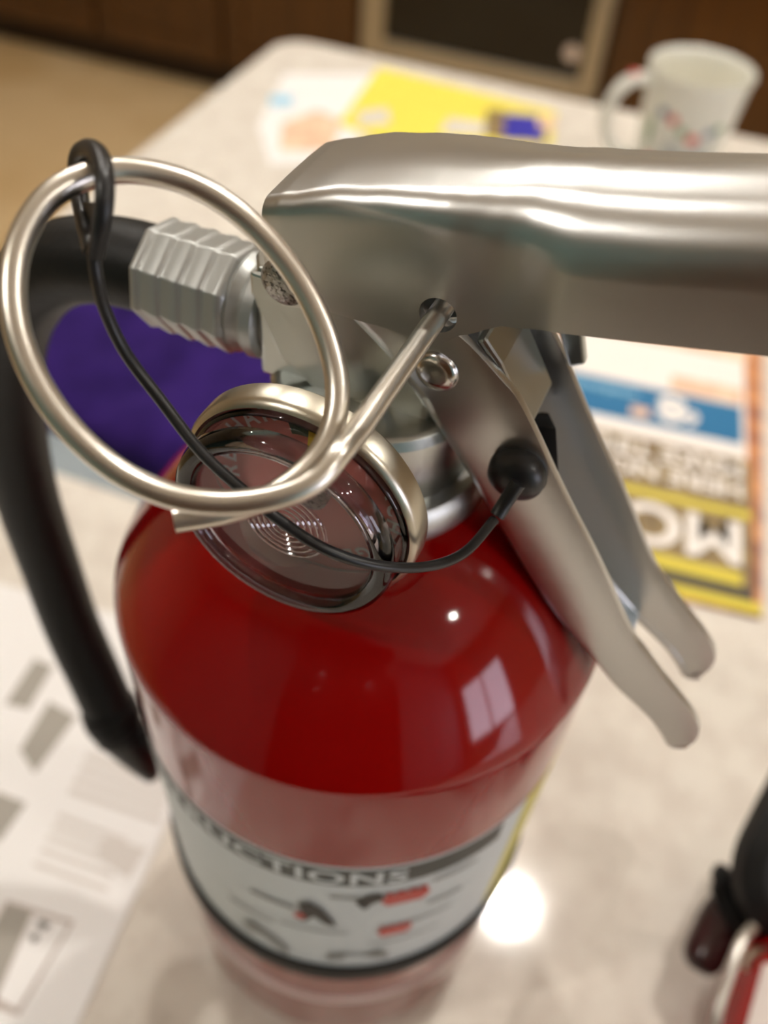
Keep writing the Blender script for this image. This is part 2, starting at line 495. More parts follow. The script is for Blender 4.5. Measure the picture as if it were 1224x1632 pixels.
obj('toe_kick', xf(xf(bb(iu + .09, iu + 1.81, -.04, iv - .09, FLOOR + .001, FLOOR + .1), MR), inv), M['toekick'], icab)
for k in range(3):
    a = iu + .06 + k * .6
    bevel(obj('door', xf(xf(bb(a, a + .56, iv - .042, iv - .022, FLOOR + .12, -.06), MR), inv), M['wood'], icab), .003)

# ------------------------------------------------------------------ the extinguisher
EX = empty('fire_extinguisher', (0, 0, 0), 0, 'red fire extinguisher with silver handle standing in the middle of the worktop', 'fire extinguisher')
R = .055
prof = [(0, .006), (.030, .006), (.036, .001), (.044, .0), (.050, .003), (.0538, .009), (R, .017), (R, .2065)]
RK, ZB, CAP, EXPN = .0546, .2098, .0352, 3.0
prof += [(.0550, .2078), (.0549, .2088), (RK, ZB)]
for k in range(1, 31):
    r = RK + (.0170 - RK) * k / 30
    prof.append((r, ZB + CAP * (1 - (r / RK) ** EXPN)))
prof += [(.016, .2450), (.016, .252), (0, .252)]
body = obj('cylinder_body', lathe(prof, 160), M['red'], EX, 28)

# label wrap: helper puts flat (arc mm, z mm) drawings onto the cylinder
def wrap(data, off, ang0):     # x in metres along the arc from angle ang0, y = height
    out = []
    for p in data[0]:
        p = Vector(p); a = math.radians(ang0) + p.x / R
        r = R + off + p.z
        out.append((r * math.cos(a), r * math.sin(a), p.y))
    return out, data[1]
def patch(a0, a1, z0, z1, off, thick=.0001, step=3):
    n = max(1, int(abs(a1 - a0) / step)); v, f = [], []
    for i in range(n + 1):
        a = math.radians(a0 + (a1 - a0) * i / n)
        for r, z in ((R + off, z0), (R + off, z1), (R + off - thick, z1), (R + off - thick, z0)):
            v.append((r * math.cos(a), r * math.sin(a), z))
    for i in range(n):
        for k in range(4):
            j = (k + 1) % 4; f.append((i * 4 + k, i * 4 + j, i * 4 + 4 + j, i * 4 + 4 + k))
    f.append((0, 1, 2, 3)); f.append((n * 4, n * 4 + 3, n * 4 + 2, n * 4 + 1))
    return v, f
lab = obj('label', patch(-172, -40, .092, .1725, .00012), M['label'], EX, 30)
obj('header_bar', patch(-162, -48, .1615, .1712, .0002), M['labelblack'], lab, 30)
obj('yellow_stripe', patch(-40, -18, .090, .1725, .00012), M['labelyellow'], EX, 30)
td = text_data('INSTRUCTIONS', .0088, 0, .00025, 1.10)
wdt = max(p.x for p in td[0])
sc = math.radians(156 - 73.0) * R / wdt
td = ([Vector((p.x * sc, p.y * 1.12 + .1631, 0)) for p in td[0]], td[1])
obj('lettering', wrap(td, .00032, -156), M['label'], lab)
def ink(name, polys, mat, off=.0006):
    """polys: list of [(angle deg, z mm)...]"""
    for pl in polys:
        v = []
        for a, z in pl:
            a = math.radians(a); r = R + off
            v.append((r * math.cos(a), r * math.sin(a), z / 1000))
        obj(name, (v, [tuple(range(len(v)))]), M[mat], lab)
def blob(a, z, ra, rz, n=14, jag=.25):
    return [(a + ra * math.cos(2 * math.pi * k / n) * (1 + random.uniform(-jag, jag)), z + rz * math.sin(2 * math.pi * k / n) * (1 + random.uniform(-jag, jag))) for k in range(n)]
def strip(a0, a1, z0, z1):
    n = max(2, int(abs(a1 - a0) / 4)); A = [a0 + (a1 - a0) * i / n for i in range(n + 1)]
    return [(a, z0) for a in A] + [(a, z1) for a in A[::-1]]
# flames, figures and captions of the pictograms
for a, z, ra, h in ((-72.5, 152, 6.2, 5), (-73.5, 128, 4.8, 4)):
    fl = [(a - ra, z - 1)] + [(a - ra + ra * 2 * k / 8, z + (h if k % 2 else h * .6)) for k in range(1, 8)] + [(a + ra, z - 1), (a + ra * .7, z - 4.5), (a - ra * .7, z - 4.5)]
    ink('flame_print', [fl], 'labelred')
ink('figure_print', [[(-85, 152), (-82, 156), (-79, 157), (-78, 153), (-81, 150), (-82, 147), (-83, 147)],
                     [(-99, 146), (-96, 149), (-93, 146), (-90, 138), (-89, 133), (-92, 134), (-95, 139), (-97, 134), (-99, 134), (-98, 141)]], 'ink_dark')
ink('figure_print', [blob(-98.5, 137.5, 1.6, 2.4)], 'labelred', .0007)
ink('figure_print', [[(-117, 110), (-113, 117), (-106, 112), (-102, 106), (-103, 100), (-106, 104), (-110, 108), (-115, 105)],
                     [(-91, 103), (-91, 109), (-86, 111), (-82, 108), (-77, 112), (-74, 108), (-74, 103)]], 'labelgrey')
ink('caption_print', [strip(-112, -100, 141, 143), strip(-91, -84, 154, 155.2), strip(-66, -54, 157, 158.2), strip(-66, -56, 141, 142.4),
                      strip(-104, -86, 127.5, 128.4), strip(-70, -58, 131, 132), strip(-80, -60, 118, 118.8), strip(-120, -106, 124, 125.4)], 'labelgrey')
ink('print_line', [strip(-150, -30, 56, 60.5)], 'labelline')

stp = obj('hose_strap', patch(-270, 89.9, .0875, .0965, .0016, .0016, 3), M['strap'], EX, 30)

# neck, valve body
nk = obj('neck_collar', xf(lathe([(.0165, .2405), (.0225, .2405), (.0232, .242), (.0232, .2475), (.022, .249), (.0165, .249)], 64, True), Matrix.Identity(4)), M['cast'], EX, 40)
vb = obj('valve_body', join(lathe([(0, .246), (.0188, .246), (.0192, .247), (.0192, .262), (.018, .264), (0, .264)], 64),
                            xf(prism([(-19, -8.2), (12, -8.2), (16, -5), (16, 5), (12, 8.2), (-19, 8.2), (-21, 5), (-21, -5)], .262, .284), MW @ Matrix.Diagonal((.001, .001, 1, 1)))), M['zinc'], EX, 30)
bevel(vb, .0006)
sd = obj('side_plate', ([W(*p) for p in [(-20, -9.0, 283), (-20, -9.0, 279), (-15, -9.2, 268), (-6, -9.2, 262), (4, -9.2, 262), (8, -9.0, 272), (4, -9, 283)]] +
                        [W(*p) for p in [(-20, -7.6, 283), (-20, -7.6, 279), (-15, -7.6, 268), (-6, -7.6, 262), (4, -7.6, 262), (8, -7.6, 272), (4, -7.6, 283)]],
                        [tuple(range(7)), tuple(range(7, 14))] + [(i, (i + 1) % 7, 7 + (i + 1) % 7, 7 + i) for i in range(7)]), M['zinc'], EX)
bevel(sd, .0005)
obj('valve_stem', xf(lathe([(0, .284), (.0038, .284), (.0038, .296), (.003, .298), (0, .298)], 24), Matrix.Translation(W(1, 0, 0))), M['zinc'], EX, 40)

# gauge, facing the viewer side
GC = (1.3, -13.2, 261.6)
# local frame of the gauge: x = Hd, y = up, z = -Nd (outwards)
MG = Matrix(((Hd.x, 0, -Nd.x, 0), (Hd.y, 0, -Nd.y, 0), (0, 1, 0, 0), (0, 0, 0, 1)))
MG = Matrix.Translation(W(*GC)) @ MG
def gz(prof): return [(r / 1000, z / 1000) for r, z in prof]
gau = obj('pressure_gauge', xf(lathe(gz([(0, 13), (12, 13), (16.5, 14.4), (19.4, 15.2), (20.3, 16.2), (20.3, 19.4), (19.9, 20.4), (19.2, 20.8), (18.8, 20.2), (18.8, 15.6), (0, 15.6)]), 96), MG), M['bezel'], EX, 40)
obj('gauge_stem', xf(lathe(gz([(0, 2), (6, 2), (6, 14), (0, 14)]), 6), MG), M['cast'], gau, 20)
dial = obj('dial', xf(lathe(gz([(0, 15.3), (18.7, 15.3), (18.7, 15.9), (0, 15.9)]), 72), MG), M['dial'], gau)
def sector(a0, a1, r0, r1, z):
    n = 10; v = []
    for k in range(n + 1):
        a = math.radians(a0 + (a1 - a0) * k / n); v.append((r0 / 1000 * math.cos(a), r0 / 1000 * math.sin(a), z / 1000))
    for k in range(n, -1, -1):
        a = math.radians(a0 + (a1 - a0) * k / n); v.append((r1 / 1000 * math.cos(a), r1 / 1000 * math.sin(a), z / 1000))
    return v, [tuple(range(len(v)))]
obj('dial_green_zone', xf(sector(87, 106, 11, 18.6, 16.0), MG), M['dialgreen'], gau)
obj('needle', xf(prism([(-.7e-3, -4e-3), (.7e-3, -4e-3), (1.0e-3, 18e-3), (-1.0e-3, 18e-3)], .0164, .0168), MG @ Matrix.Rotation(math.radians(-5), 4, 'Z')), M['dialyellow'], gau)
obj('needle_hub', xf(lathe(gz([(0, 15.9), (3.6, 15.9), (3.6, 17.2), (2.6, 17.6), (0, 17.6)]), 32), MG), M['rivet'], gau, 40)
def arc_text(s, r, a_start, size, inward=False):
    v, f = [], []
    ang = a_start
    for ch in s:
        if ch == ' ': ang -= 8; continue
        d = text_data(ch, size, 0, .0001)
        w = max(p.x for p in d[0])
        half = math.degrees(w / 2 / r); ang -= half
        a = math.radians(ang)
        Mt = Matrix.Translation((r * math.cos(a), r * math.sin(a), .01605)) @ Matrix.Rotation(a - math.pi / 2, 4, 'Z') @ Matrix.Translation((-w / 2, 0, 0))
        d = xf(d, Mt); v, f = join((v, f), d)
        ang -= half + math.degrees(.0005 / r)
    return v, f
obj('lettering', xf(arc_text('RECHARGE', .0135, 196, .0044), MG), M['dialtext'], gau)
obj('lettering', xf(arc_text('OVERCHARGED', .0135, 66, .0040), MG), M['dialtext'], gau)
# clear lens: side wall, thick front rim, slightly dished window, moulded rings
lens = obj('lens', xf(lathe(gz([(18.4, 16.5), (18.0, 24.4), (17.0, 26.2), (15.3, 26.3), (14.8, 24.8), (0, 24.2)]), 96), MG), M['lens'], gau, 35)
obj('lens_rim', xf(lathe(gz([(18.0, 23.6), (18.6, 24.8), (18.2, 26.4), (17.0, 27.1), (15.6, 26.7), (15.1, 25.5), (15.8, 24.3), (17.0, 23.8)]), 96, True), MG), M['lensrim'], gau, 60)
obj('lens_lip', xf(lathe(gz([(18.3, 19.9), (18.8, 20.4), (18.7, 21.2), (18.25, 21.4)]), 96, True), MG), M['lensrim'], gau, 60)
for k in range(6):
    r0 = 1.0 + k * 1.1
    obj('lens_ring', xf(lathe(gz([(r0, 24.3), (r0 + .25, 24.7), (r0 + .5, 24.7), (r0 + .75, 24.3)]), 48), MG), M['lensring'], gau, 50)

# operating lever: pressed inverted channel
def interp(tab, s):
    if s <= tab[0][0]: return tab[0][1:]
    for a, b in zip(tab[:-1], tab[1:]):
        if s <= b[0]:
            t = (s - a[0]) / (b[0] - a[0]); t = t * t * (3 - 2 * t) * .5 + t * .5
            return tuple(x + (y - x) * t for x, y in zip(a[1:], b[1:]))
    return tab[-1][1:]
#        s     ztop   zbot   halfw radius crown
LV = [(-15.6, 297.8, 288.0, 11.6, 2.4, .3), (-14.4, 298.3, 283.5, 11.8, 2.6, .3), (-12.4, 299.2, 281.0, 12.0, 2.8, .4), (-4, 302.4, 282.6, 12.1, 3.4, .7),
      (6, 304.8, 283.0, 12.1, 4.2, 1.0), (10, 305.6, 282.6, 12.1, 4.6, 1.0), (13.2, 306.2, 282.2, 12.0, 5.0, 1.0), (17.5, 307.0, 285.8, 11.7, 5.6, 1.1), (23, 308.2, 289.2, 11.5, 6.6, 1.2),
      (30, 309.5, 291.8, 13.1, 8.2, 1.3), (40, 311.5, 294.0, 13.3, 8.4, 1.4), (57, 315.6, 297.6, 13.0, 8.4, 1.4), (90, 322.5, 304.0, 13.0, 8.4, 1.4), (112, 327, 309, 12.8, 8.2, 1.4)]
def lever_section(s):
    zt, zb, w, r, cr = interp(LV, s)
    pts = []
    for k in range(15):
        t = k / 14; pts.append((-w, zb + (zt - r - zb) * t))
    for k in range(1, 9):
        a = math.radians(180 - 90 * k / 8); pts.append((-w + r + r * math.cos(a), zt - r + r * math.sin(a)))
    left = pts[:]
    n = 6; x0 = -w + r
    for k in range(1, n):
        x = x0 + (-2 * x0) * k / n
        pts.append((x, zt + cr * (1 - (x / x0) ** 2)))
    pts += [(-x, z) for x, z in left[::-1]]
    return pts
ss = [-15.6, -15.0, -14.4, -13.4, -12.4, -10.5, -8, -4, 0, 3, 6, 7.5, 8.7, 9.6, 10.4, 11.2, 12, 12.7, 13.4, 14.1, 14.8, 15.6, 16.4, 17.2, 18.1, 19.2, 20.5, 23, 25, 27, 29, 31, 34, 40, 48, 57, 68, 80, 90, 100, 108, 112]
v, f = [], []
secs = [lever_section(s) for s in ss]
nc = len(secs[0])
for s, sec in zip(ss, secs):
    for x, z in sec: v.append(W(s, x, z))
for i in range(len(ss) - 1):
    for k in range(nc - 1):
        f.append((i * nc + k, i * nc + k + 1, (i + 1) * nc + k + 1, (i + 1) * nc + k))
lever = obj('operating_lever', (v, f), M['steel'], None)
bm = bmesh.new(); bm.from_mesh(lever.data)
bmesh.ops.recalc_face_normals(bm, faces=bm.faces)
top = max(bm.faces, key=lambda q: q.calc_center_median().z)
if top.normal.z < 0: bmesh.ops.reverse_faces(bm, faces=bm.faces)
bm.to_mesh(lever.data); bm.free()
m = lever.modifiers.new('solid', 'SOLIDIFY'); m.thickness = .0017; m.offset = -1
cut = obj('cutter', xf(lathe([(0, -.006), (.0029, -.006), (.0029, .006), (0, .006)], 40),
          Matrix.Translation(W(13.4, -12, 288.0)) @ Matrix.Rotation(-YAW, 4, 'Z') @ Matrix.Rotation(math.radians(90), 4, 'X')))
m = lever.modifiers.new('bool', 'BOOLEAN'); m.object = cut; m.operation = 'DIFFERENCE'; m.solver = 'EXACT'
bake(lever)
bpy.data.objects.remove(cut)
lever.parent = EX
smooth_by(lever, 40)
wn = lever.modifiers.new('normals', 'WEIGHTED_NORMAL'); wn.keep_sharp = True; wn.weight = 90
def rivet(name, s, v, z, r, h, mat, parent):
    prof = [(0, 0), (r, 0), (r * 1.02, -h * .35), (r * .85, -h * .8), (r * .45, -h), (0, -h * 1.02)]
    Mx = Matrix.Translation(W(s, v, z)) @ Matrix.Rotation(-YAW, 4, 'Z') @ Matrix.Rotation(math.radians(-90), 4, 'X')
    return obj(name, xf(lathe([(a / 1000, b / 1000) for a, b in prof], 40), Mx), M[mat], parent, 60)
rivet('pivot_rivet', -11.8, -11.9, 285.6, 3.9, 1.6, 'rivet', lever)

# carry handle: sloping open channel
UP = [(9, 287), (17, 284), (24, 278.9), (28.5, 274.6), (38.5, 259.6), (48, 246.3), (57, 232.4), (62, 227.0), (66.5, 222.4), (72, 217.4), (75.5, 213.6), (77.4, 209.8), (77.6, 206.4)]
LO = [(-4, 282), (6, 274.0), (15.4, 263.2), (21, 256.6), (30, 244.5), (41, 230.2), (53.7, 219.0), (60, 213.6), (64, 210.8), (68.6, 207.4), (72.2, 203.4), (74.2, 200.9), (76.6, 202.2)]
HW, RC = 9.4, 3.2
upc = catmull([(a, b, 0) for a, b in UP], 5); loc_ = catmull([(a, b, 0) for a, b in LO], 5)
v, f, nsec = [], [], None
for i, (a, b) in enumerate(zip(upc, loc_)):
    d = (b - a); L = d.length; d = d / L
    RC = 3.2 if i < 24 else max(.9, 3.2 - .24 * (i - 24))
    sec = [(-HW, 0), (-HW, (L - RC) * .5), (-HW, L - RC)]
    for k in range(1, 6):
        t = math.radians(90 * k / 5); sec.append((-HW + RC - RC * math.cos(t), L - RC + RC * math.sin(t)))
    if i < 12:   # the two cheeks beside the valve, before the floor of the channel begins
        sec = sec
    sec = sec + [(-x, y) for x, y in sec[::-1]]
    nsec = len(sec)
    for x, y in sec:
        p = a + d * y; v.append(W(p.x, x, p.y))
for i in range(len(upc) - 1):
    for k in range(nsec - 1):
        if (i < 13 or i >= 34) and k == nsec // 2 - 1: continue
        f.append((i * nsec + k, i * nsec + k + 1, (i + 1) * nsec + k + 1, (i + 1) * nsec + k))
ch = obj('carry_handle', (v, f), M['steel'], EX)
m = ch.modifiers.new('solid', 'SOLIDIFY'); m.thickness = .0016; m.offset = 0
smooth_by(ch, 40)
bevel(ch, .0003, 2, 50)
rivet('rivet', 13.9, -10.0, 276.6, 3.6, 1.5, 'rivet_smooth', ch)
tab = [(20, 284), (23.5, 280.2), (30.2, 269.6), (28.8, 268.8), (22, 279.4), (18.6, 283)]
tb = prism([(a / 1000, b / 1000) for a, b in tab], -.0085, .0045)
bevel(obj('cross_tab', ([W(p[0] * 1000, p[2] * 1000, p[1] * 1000) for p in tb[0]], tb[1]), M['zinc'], ch), .0006)
hk = prism([(a / 1000, b / 1000) for a, b in [(23, 289), (31, 281), (34, 272), (31.5, 270.5), (28, 277), (20, 286)]], .0086, .0108)
bevel(obj('far_lug', ([W(p[0] * 1000, p[2] * 1000, p[1] * 1000) for p in hk[0]], hk[1]), M['zinc'], ch), .0005)

# pull pin with its ring (one bent wire)
pin_path = [W(13.4, v_, 288) for v_ in (8, 0, -6, -13, -20, -27, -34, -40)]
ring = [(540, 722, .1060), (503, 765, .1048), (440, 792, .1042), (350, 802, .1040), (260, 786, .1036), (175, 742, .1030), (100, 670, .1022), (48, 585, .1018), (22, 495, .1018),
        (28, 400, .1026), (70, 322, .1042), (135, 282, .1060), (215, 272, .1078), (310, 296, .1098), (395, 352, .1114), (465, 430, .1126), (512, 515, .1134), (536, 600, .1136), (533, 670, .1130),
        (503, 732, .1118), (440, 786, .1098), (365, 814, .1085), (278, 829, .1075)]
path = catmull(pin_path + [at(*p) for p in ring], 6)
pin = obj('pull_pin', tube(path, .00163, 20), M['pin'], EX, 50)

# tamper seal: loop round the ring, cord, plug in the handle
loop = [(152, 408, .1045), (164, 345, .1010), (167, 292, .1004), (160, 252, .1025), (143, 238, .1058), (126, 250, .1085), (124, 290, .1105), (133, 345, .1090), (146, 400, .1055)]
cord = [(149, 400, .1052), (154, 440, .1065), (166, 490, .1095), (200, 562, .1135), (258, 640, .1165), (322, 722, .1180), (390, 784, .1190), (450, 832, .1195), (520, 876, .1205), (600, 901, .1240),
        (680, 903, .1300), (740, 881, .1350), (788, 828, .1390)]
seal = obj('tamper_seal', join(tube(catmull([at(*p) for p in cord], 6), .00082, 12, cap=True),
                               tube(catmull([at(*p) for p in loop], 6), [.00105 + .0002 * math.sin(math.pi * k / 48) for k in range(49)], 12)), M['plastic'], EX, 50)
fin = [at(*p) for p in [(128, 322, .1088), (164, 322, .1030), (160, 370, .1030), (153, 412, .1045), (146, 412, .1055), (134, 365, .1085)]]
obj('seal_web', (fin + [q + _f * .0008 for q in fin], [(0, 1, 2, 3, 4, 5), (6, 7, 8, 9, 10, 11)] + [(i, (i + 1) % 6, 6 + (i + 1) % 6, 6 + i) for i in range(6)]), M['plastic'], seal)
obj('seal_sleeve', tube(catmull([at(792, 822, .1390), at(806, 800, .1385), at(826, 770, .1372)], 6), .00125, 14), M['plastic'], seal, 50)
Mp = Matrix.Translation(W(30.2, -10.3, 262.2)) @ Matrix.Rotation(-YAW, 4, 'Z') @ Matrix.Rotation(math.radians(-90), 4, 'X')
plug = obj('seal_plug', xf(lathe([(0, .001), (.0036, .001), (.0046, .0004), (.0050, -.0008), (.0047, -.0024), (.0034, -.0037), (.0016, -.0043), (0, -.0044)], 40), Mp), M['plastic'], seal, 60)
obj('plug_barb', xf(lathe([(0, .0012), (.0022, .0012), (.0022, .0056), (.0066, .0060), (.0008, .0150), (0, .0152)], 4), Mp @ Matrix.Rotation(math.radians(30), 4, 'Z')), M['plastic'], seal, 20)

# hose fitting and hose
ML = MW @ Matrix(((0, 0, -1, 0), (0, 1, 0, 0), (1, 0, 0, 0), (0, 0, 0, 1)))   # lathe axis -> -Hd
ML = Matrix.Translation(W(0, 0, 270)) @ ML
def ngon_loft(stations, n=8, rot=0.0, bulge=None):
    v, f = [], []
    for i, (z, r) in enumerate(stations):
        for k in range(n):
            a = 2 * math.pi * (k + .5) / n + rot; v.append((r * math.cos(a), r * math.sin(a), z))
    m_ = len(stations)
    for i in range(m_ - 1):
        for k in range(n):
            j = (k + 1) % n; f.append((i * n + k, i * n + j, (i + 1) * n + j, (i + 1) * n + k))
    f.append(tuple(range(n))); f.append(tuple(range((m_ - 1) * n, m_ * n)))
    return v, f
st = [(.0258, .0088), (.0262, .0096), (.0268, .0101)]
for k in range(4):
    z0 = .0270 + k * .0042
    st += [(z0 + .0005, .0103), (z0 + .0020, .0100), (z0 + .0032, .0098), (z0 + .0038, .0102)]
st += [(.0442, .0103), (.0450, .0098), (.0454, .0082)]
fit = obj('hose_fitting', xf(ngon_loft(st, 8, .2), ML), M['fitting'], EX, 25)
bevel(fit, .0007, 3, 20)
obj('fitting_collar', xf(lathe([(0, .0200), (.0082, .0200), (.0092, .0207), (.0094, .0226), (.0087, .0236), (.0089, .0244), (.0094, .0254), (.0088, .0263), (0, .0263)], 48), ML), M['fitting'], fit, 40)
obj('fitting_nipple', xf(lathe([(0, .014), (.0074, .014), (.0074, .024), (0, .024)], 40), ML), M['cast'], fit, 40)
hp = [W(-43, 0, 270), W(-54, 0, 269.2), W(-66, 0, 265.5), W(-77, 0, 257), W(-87, 0, 243), W(-94, 0, 225), W(-98, -.5, 205), W(-99, -2, 182), W(-97, -4, 158), W(-92, -8, 134), W(-84, -12.5, 115), W(-78, -16, 102), W(-75, -17.5, 95)]
hose = obj('hose', tube(catmull(hp, 6), .0083, 28), M['rubber'], EX, 50)
noz = obj('nozzle', tube([W(-75.6, -17.2, 97), W(-71, -18, 89), W(-67.5, -18.5, 81), W(-65.5, -18.8, 75)], [.0082, .0066, .0048, .003], 24), M['plastic'], EX, 50)
cl = [W(-58, -15, 92)]
clip = obj('hose_clip', join(tube(catmull([W(-79.5, -15.2, 105), W(-77.2, -16.4, 100)], 2), .0092, 24),
                             tube(catmull([W(-53.5, -13, 92), W(-62, -14, 93), W(-72, -15.5, 98)], 3), .0036, 10),
                             tube(catmull([W(-85, -19, 102), W(-83.5, -21, 96), W(-80, -22, 90)], 4), [.0028 - .0002 * k for k in range(9)], 10)), M['strap'], stp, 50)

# ------------------------------------------------------------------ things on the island
def sheet(name, pts, z0, z1, mat, parent=None):
    n = len(pts)
    v = [(p[0], p[1], z0) for p in pts] + [(p[0], p[1], z1) for p in pts]
    f = [tuple(range(n))[::-1], tuple(range(n, 2 * n))] + [(i, (i + 1) % n, n + (i + 1) % n, n + i) for i in range(n)]
    return obj(name, (v, f), M[mat], parent)

# instruction sheet on the left
P0 = Vector((-.058, .105)); PA = Vector((-.982, .19)); PB = Vector((-.19, -.982))
def pc(a, b): q = P0 + PA * a + PB * b; return (q.x, q.y)
sh = sheet('instruction_sheet', [pc(0, 0), pc(.216, 0), pc(.216, .279), pc(0, .279)], .0003, .0011, 'paper')
tag(sh, 'white printed instruction sheet with grey boxes left of the fire extinguisher', 'paper')
def gpoly(name, px, mat, parent, z=.0012):
    pts = [ground(*p, z) for p in px]
    return sheet(name, [(p.x, p.y) for p in pts], z - .00005, z, mat, parent)
gpoly('printed_box', [(8, 1122), (55, 1050), (85, 1062), (45, 1130)], 'ink_grey', sh)
gpoly('printed_box', [(32, 1195), (78, 1118), (122, 1142), (55, 1232)], 'ink_grey', sh)
gpoly('printed_box', [(-60, 1330), (-5, 1262), (42, 1280), (0, 1340)], 'ink_grey', sh)
gpoly('printed_panel', [(-70, 1590), (10, 1435), (118, 1468), (30, 1618)], 'ink_edge', sh)
gpoly('printed_panel', [(-5, 1590), (52, 1455), (110, 1473), (28, 1608)], 'paper', sh, .0013)
gpoly('printed_panel', [(-66, 1585), (10, 1441), (50, 1453), (-8, 1588)], 'ink_grey', sh, .0013)
gpoly('printed_mark', [(56, 1472), (66, 1466), (82, 1474), (70, 1482)], 'ink_dark', sh, .0014)
gpoly('printed_mark', [(48, 1492), (58, 1486), (62, 1496), (52, 1502)], 'ink_dark', sh, .0014)
for y in (1200, 1218, 1236, 1254):
    gpoly('printed_text', [(140 - (y - 1200) * .5, y + 0), (272 - (y - 1200) * .25, y + 50), (268 - (y - 1200) * .25, y + 60), (134 - (y - 1200) * .5, y + 10)], 'ink_lgrey', sh)
for y in (1296, 1312, 1330, 1350, 1372):
    gpoly('printed_text', [(95 - (y - 1296) * .5, y), (205 - (y - 1296) * .4, y + 42), (200 - (y - 1296) * .4, y + 50), (90 - (y - 1296) * .5, y + 8)], 'ink_lgrey', sh)
gpoly('printed_text', [(150, 1365), (165, 1335), (235, 1352), (205, 1400)], 'ink_lgrey', sh, .0013)

# magazine on the right, lying upside down to the viewer
K0 = Vector((.199, .152)); KA = Vector((-.982, .19)); KB = Vector((.19, .982))
def mc(a, b): q = K0 + KA * a + KB * b; return (q.x, q.y)
def mrect(name, a0, a1, b0, b1, mat, z, parent):
    return sheet(name, [mc(a0, b0), mc(a0, b1), mc(a1, b1), mc(a1, b0)], z - .0002, z, mat, parent)
mag = sheet('magazine', [mc(-.004, 0), mc(-.012, .28), mc(.19, .28), mc(.19, 0)], .0003, .0030, 'orange_print')
tag(mag, 'glossy magazine with blue banner lying right of the extinguisher handle', 'magazine')
mrect('white_panel', .002, .128, .118, .262, 'white_print', .0032, mag)
mrect('peach_panel', .004, .05, .170, .186, 'peach_print', .0034, mag)
mrect('peach_panel', .0, .11, .218, .234, 'peach_print', .0034, mag)
mrect('blue_banner', .0045, .130, .131, .168, 'blue_print', .0034, mag)
mrect('dark_panel', .0, .19, .008, .1175, 'olive_print', .0032, mag)
mrect('yellow_edge', -.004, .19, .0005, .0078, 'mag_yellow', .0032, mag)
mrect('yellow_bar', .006, .19, .017, .026, 'mag_yellow', .0034, mag)
mrect('dark_bar', .0, .19, .0085, .0165, 'ink_dark', .0034, mag)
mrect('yellow_bar', .0, .19, .068, .074, 'mag_yellow', .0034, mag)
MM = lambda a, b, z: Matrix(((KA.x, -KB.x, 0, mc(a, b)[0]), (KA.y, -KB.y, 0, mc(a, b)[1]), (0, 0, 1, z), (0, 0, 0, 1)))
obj('headline', xf(text_data('MOW', .044, 0, .0012), MM(.004, .062, .0036)), M['white_print'], mag)
obj('headline', xf(text_data('HERE NOW', .019, 0, .0005), MM(.004, .096, .0036)), M['white_print'], mag)
obj('headline', xf(text_data('MAKE TIME', .019, 0, .0005), MM(.004, .113, .0036)), M['white_print'], mag)
obj('headline', xf(text_data('8', .034, 0, .0016), MM(.040, .162, .0036)), M['white_print'], mag)
obj('headline', xf(text_data('6', .02, 0, .0006), MM(.031, .152, .0036)), M['white_print'], mag)
obj('small_print', xf(text_data('weekends', .011, 0, .0002), MM(.070, .160, .0036)), M['ltblue_print'], mag)
mrect('red_mark', .062, .074, .137, .146, 'peach_print', .0036, mag)

# papers at the far side
yf = sheet('yellow_flyer', [tuple(ground(*p).xy) for p in [(604, 108), (540, 198), (700, 262), (880, 232), (886, 180)]], .0003, .0012, 'yellow_paper')
tag(yf, 'bright yellow flyer lying behind the silver handle', 'flyer')
gpoly('pale_patch', [(572, 178), (618, 172), (622, 196), (570, 200)], 'ink_lgrey', yf, .0014)
gpoly('navy_patch', [(806, 180), (872, 186), (868, 226), (800, 222)], 'navy_print', yf, .0014)
gpoly('peach_patch', [(858, 184), (884, 188), (884, 206), (858, 204)], 'peach_print', yf, .0015)
gpoly('olive_patch', [(776, 172), (806, 176), (802, 222), (772, 218)], 'olive_print', yf, .0014)
gpoly('pale_patch', [(715, 188), (775, 196), (770, 215), (700, 212)], 'ink_lgrey', yf, .0014)
lt = sheet('letter', [tuple(ground(*p).xy) for p in [(452, 118), (412, 200), (430, 262), (560, 262), (600, 118)]], .0001, .0003, 'paper')
tag(lt, 'white letter with a light blue mark beside the yellow flyer', 'paper')
gpoly('blue_mark', [(430, 152), (466, 150), (468, 168), (430, 170)], 'ltblue_print', lt, .0005)
gpoly('peach_picture', [(450, 196), (505, 176), (545, 190), (530, 240), (445, 240)], 'peach_print', lt, .0005)

